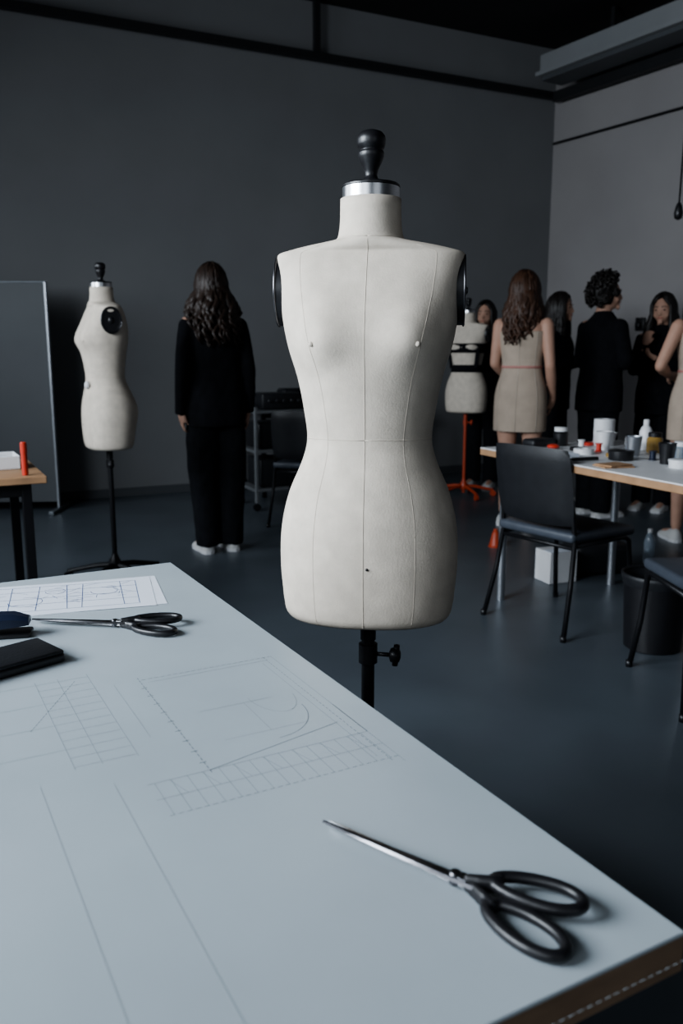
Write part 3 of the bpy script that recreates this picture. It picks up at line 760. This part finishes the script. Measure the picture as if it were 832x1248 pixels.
e = empty('waste_bin', (1.29, 3.32, 0))
mk('bin', lathe([(.108, 0), (.112, .004), (.128, .30), (.134, .302), (.134, .312), (.124, .312), (.106, .012), (.02, .010)], 40), M['blackplastic'], e, autosmooth=.6)
mk('liner', lathe([(.128, .27), (.137, .30), (.138, .316), (.130, .320), (.122, .30), (.10, .1)], 40, False), M['vinyl'], e)
e = empty('water_bottle', (1.78, 4.72, 0))
mk('bottle', lathe([(.028, 0), (.032, .008), (.032, .06), (.029, .07), (.032, .08), (.032, .13), (.022, .165), (.013, .18), (.013, .19)], 24), M['clear'], e)
mk('cap', lathe([(.015, .185), (.015, .205), (.012, .207)], 20), M['white'], e, autosmooth=.6)
e = empty('cardboard_box', (1.15, 4.36, 0), .35)
mk('carton', rbox((.17, .14, .17), .003, 1, (0, 0, .085)), M['white'], e, smooth=False)
mk('flap', rbox((.168, .068, .003), .001, 1), M['paper'], e, loc=(0, -.036, .1715), smooth=False)
e = empty('tool_bag', (1.42, 4.55, 0), .2)
mk('bag', rbox((.34, .22, .17), .04, 4, (0, 0, .085)), M['vinyl'], e)
mk('handle', tube([(-.09, 0, .16), (-.08, 0, .22), (0, 0, .24), (.08, 0, .22), (.09, 0, .16)], .009, 8), M['blackcloth'], e)
e = empty('thread_cone', (.97, 5.15, 0))
mk('cone', lathe([(.045, 0), (.045, .006), (.04, .01), (.022, .09), (.014, .10), (.014, .115)], 24), M['orange'], e, autosmooth=.6)

# ------------------------------------------------------------------ left wood desk
e = empty('wood_desk', (-1.098, 3.09, 0), math.radians(27))
mk('top', rbox((1.3, .58, .028), .003, 1), M['wood2'], e, loc=(-.65, .29, .736), smooth=False)
for x in (-.07, -1.23):
    for y in (.05, .52): mk('leg', rbox((.035, .035, .722), .003), M['blackmetal'], e, loc=(x, y, .361), smooth=False)
mk('rail', rbox((1.15, .025, .05), .003), M['blackmetal'], e, loc=(-.65, .05, .697), smooth=False)
mk('rail', rbox((1.15, .025, .05), .003), M['blackmetal'], e, loc=(-.65, .52, .697), smooth=False)
e = empty('red_marker', (-1.185, 3.11, .75))
mk('barrel', lathe([(.010, 0), (.0115, .002), (.0115, .085), (.0125, .086), (.0125, .12), (.009, .125)], 18), M['red'], e, autosmooth=.6)
e = empty('plastic_tray', (-1.42, 3.29, .75), .5)
mk('tray', join(*[rbox(s, .003, 1, c) for s, c in (((.26, .18, .006), (0, 0, .003)), ((.26, .006, .05), (0, -.088, .028)), ((.26, .006, .05), (0, .088, .028)), ((.006, .18, .05), (-.128, 0, .028)), ((.006, .18, .05), (.128, 0, .028)))]), M['white'], e, smooth=False)
mk('paper_in_tray', rbox((.20, .14, .03), .002, 1, (0, 0, .022)), M['paper'], e, smooth=False)

# ------------------------------------------------------------------ equipment cart and desk at the back wall
e = empty('equipment_cart', (-.52, 6.62, 0), A)
for z in (.16, .46, .76): mk('shelf', rbox((.50, .40, .025), .004, 1), M['cart'], e, loc=(0, 0, z), smooth=False)
for x in (-.235, .235):
    for y in (-.185, .185):
        mk('upright', rbox((.025, .025, .74), .003, 1), M['cart'], e, loc=(x, y, .43), smooth=False)
        mk('caster', xf(lathe([(.01, -.012), (.03, -.012), (.03, .012), (.01, .012)], 16), (x, y, .03), rx=pi/2), M['blackplastic'], e, autosmooth=.6)
mk('push_handle', tube([(-.25, -.18, .77), (-.30, -.18, .84), (-.30, .18, .84), (-.25, .18, .77)], .009, 8), M['blackmetal'], e)
mk('amplifier', rbox((.36, .28, .12), .01, 2, (.02, 0, .835)), M['vinyl'], e)
mk('amplifier_knobs', join(*[xf(lathe([(.014, 0), (.014, .012), (.011, .014)], 12), (-.1+.06*i, -.14, .84), rx=pi/2) for i in range(5)]), M['bladedark'], e, autosmooth=.6)
mk('lower_case', rbox((.40, .30, .20), .015, 2, (0, 0, .575)), M['blackplastic'], e)
mk('bottom_case', rbox((.38, .30, .22), .015, 2, (0, 0, .285)), M['vinyl'], e)
dcx = Vector((-.15, 7.50, 0))
e = empty('side_desk', dcx, A)
mk('top', rbox((1.5, .6, .03), .003, 1), M['duct'], e, loc=(0, 0, .735), smooth=False)
for x in (-.68, .68):
    for y in (-.25, .25): mk('leg', rbox((.035, .035, .72), .003), M['blackmetal'], e, loc=(x, y, .36), smooth=False)
mk('rail', rbox((1.34, .025, .05), .003), M['blackmetal'], e, loc=(0, -.25, .695), smooth=False)
def dk(x, y): return (dcx + U*x - W*y + Vector((0, 0, .75)))
for nm, x, y, vf, m in (('camera_bag', -.30, .0, rbox((.26, .18, .15), .03, 3, (0, 0, .075)), 'vinyl'),
                        ('camera_bag', .05, .08, rbox((.2, .16, .12), .03, 3, (0, 0, .06)), 'vinyl'),
                        ('glass_jar', -.60, .02, lathe(jar, 20), 'steel'),
                        ('paper_cup', -.5, -.15, lathe(cup, 20), 'white'),
                        ('storage_box', .45, 0, rbox((.3, .2, .2), .01, 2, (0, 0, .1)), 'blackplastic')):
    e = empty(nm, dk(x, y), A); mk(nm+'_body', vf, M[m], e, autosmooth=.7)

# ------------------------------------------------------------------ lights
def area(name, loc, target, sx, sy, power, color):
    l = bpy.data.lights.new(name, 'AREA'); l.shape = 'RECTANGLE'; l.size = sx; l.size_y = sy; l.energy = power; l.color = color
    l.spread = math.radians(130)
    o = bpy.data.objects.new(name, l); COL.objects.link(o); o.location = loc
    o.rotation_euler = (Vector(target)-Vector(loc)).to_track_quat('-Z', 'Y').to_euler()
    return o
cool = (.84, .92, 1.0)
for i, (w, p) in enumerate(((2.2, 75), (5.4, 235), (8.6, 50))):
    L = rp(-LU+.12, w, 1.95); area('window_light_%d' % (i+1), L, L + U*3 + Vector((0, 0, -.9)), 2.2, 2.2, p, cool)
L = rp(-5.5, LW-.12, 1.95); area('window_light_4', L, L - W*3 + Vector((0, 0, -.5)), 2.5, 2.2, 8, (.88, .94, 1.0))
w = bpy.data.worlds.new('world'); S.world = w; w.use_nodes = True
w.node_tree.nodes['Background'].inputs[0].default_value = (.25, .33, .42, 1); w.node_tree.nodes['Background'].inputs[1].default_value = .3
try:
    S.view_settings.view_transform = 'AgX'; S.view_settings.look = 'AgX - Medium High Contrast'
except Exception: pass

# ------------------------------------------------------------------ camera
cd = bpy.data.cameras.new('camera'); cam = bpy.data.objects.new('camera', cd); COL.objects.link(cam)
cam.location = (0, 0, 1.2); cam.rotation_euler = (math.radians(90-10.75), 0, 0)
cd.sensor_fit = 'VERTICAL'; cd.sensor_height = 36; cd.sensor_width = 24; cd.lens = 1020/1248*36
cd.clip_start = .02
cd.dof.use_dof = True; cd.dof.focus_distance = 1.45; cd.dof.aperture_fstop = 5.6
S.camera = cam
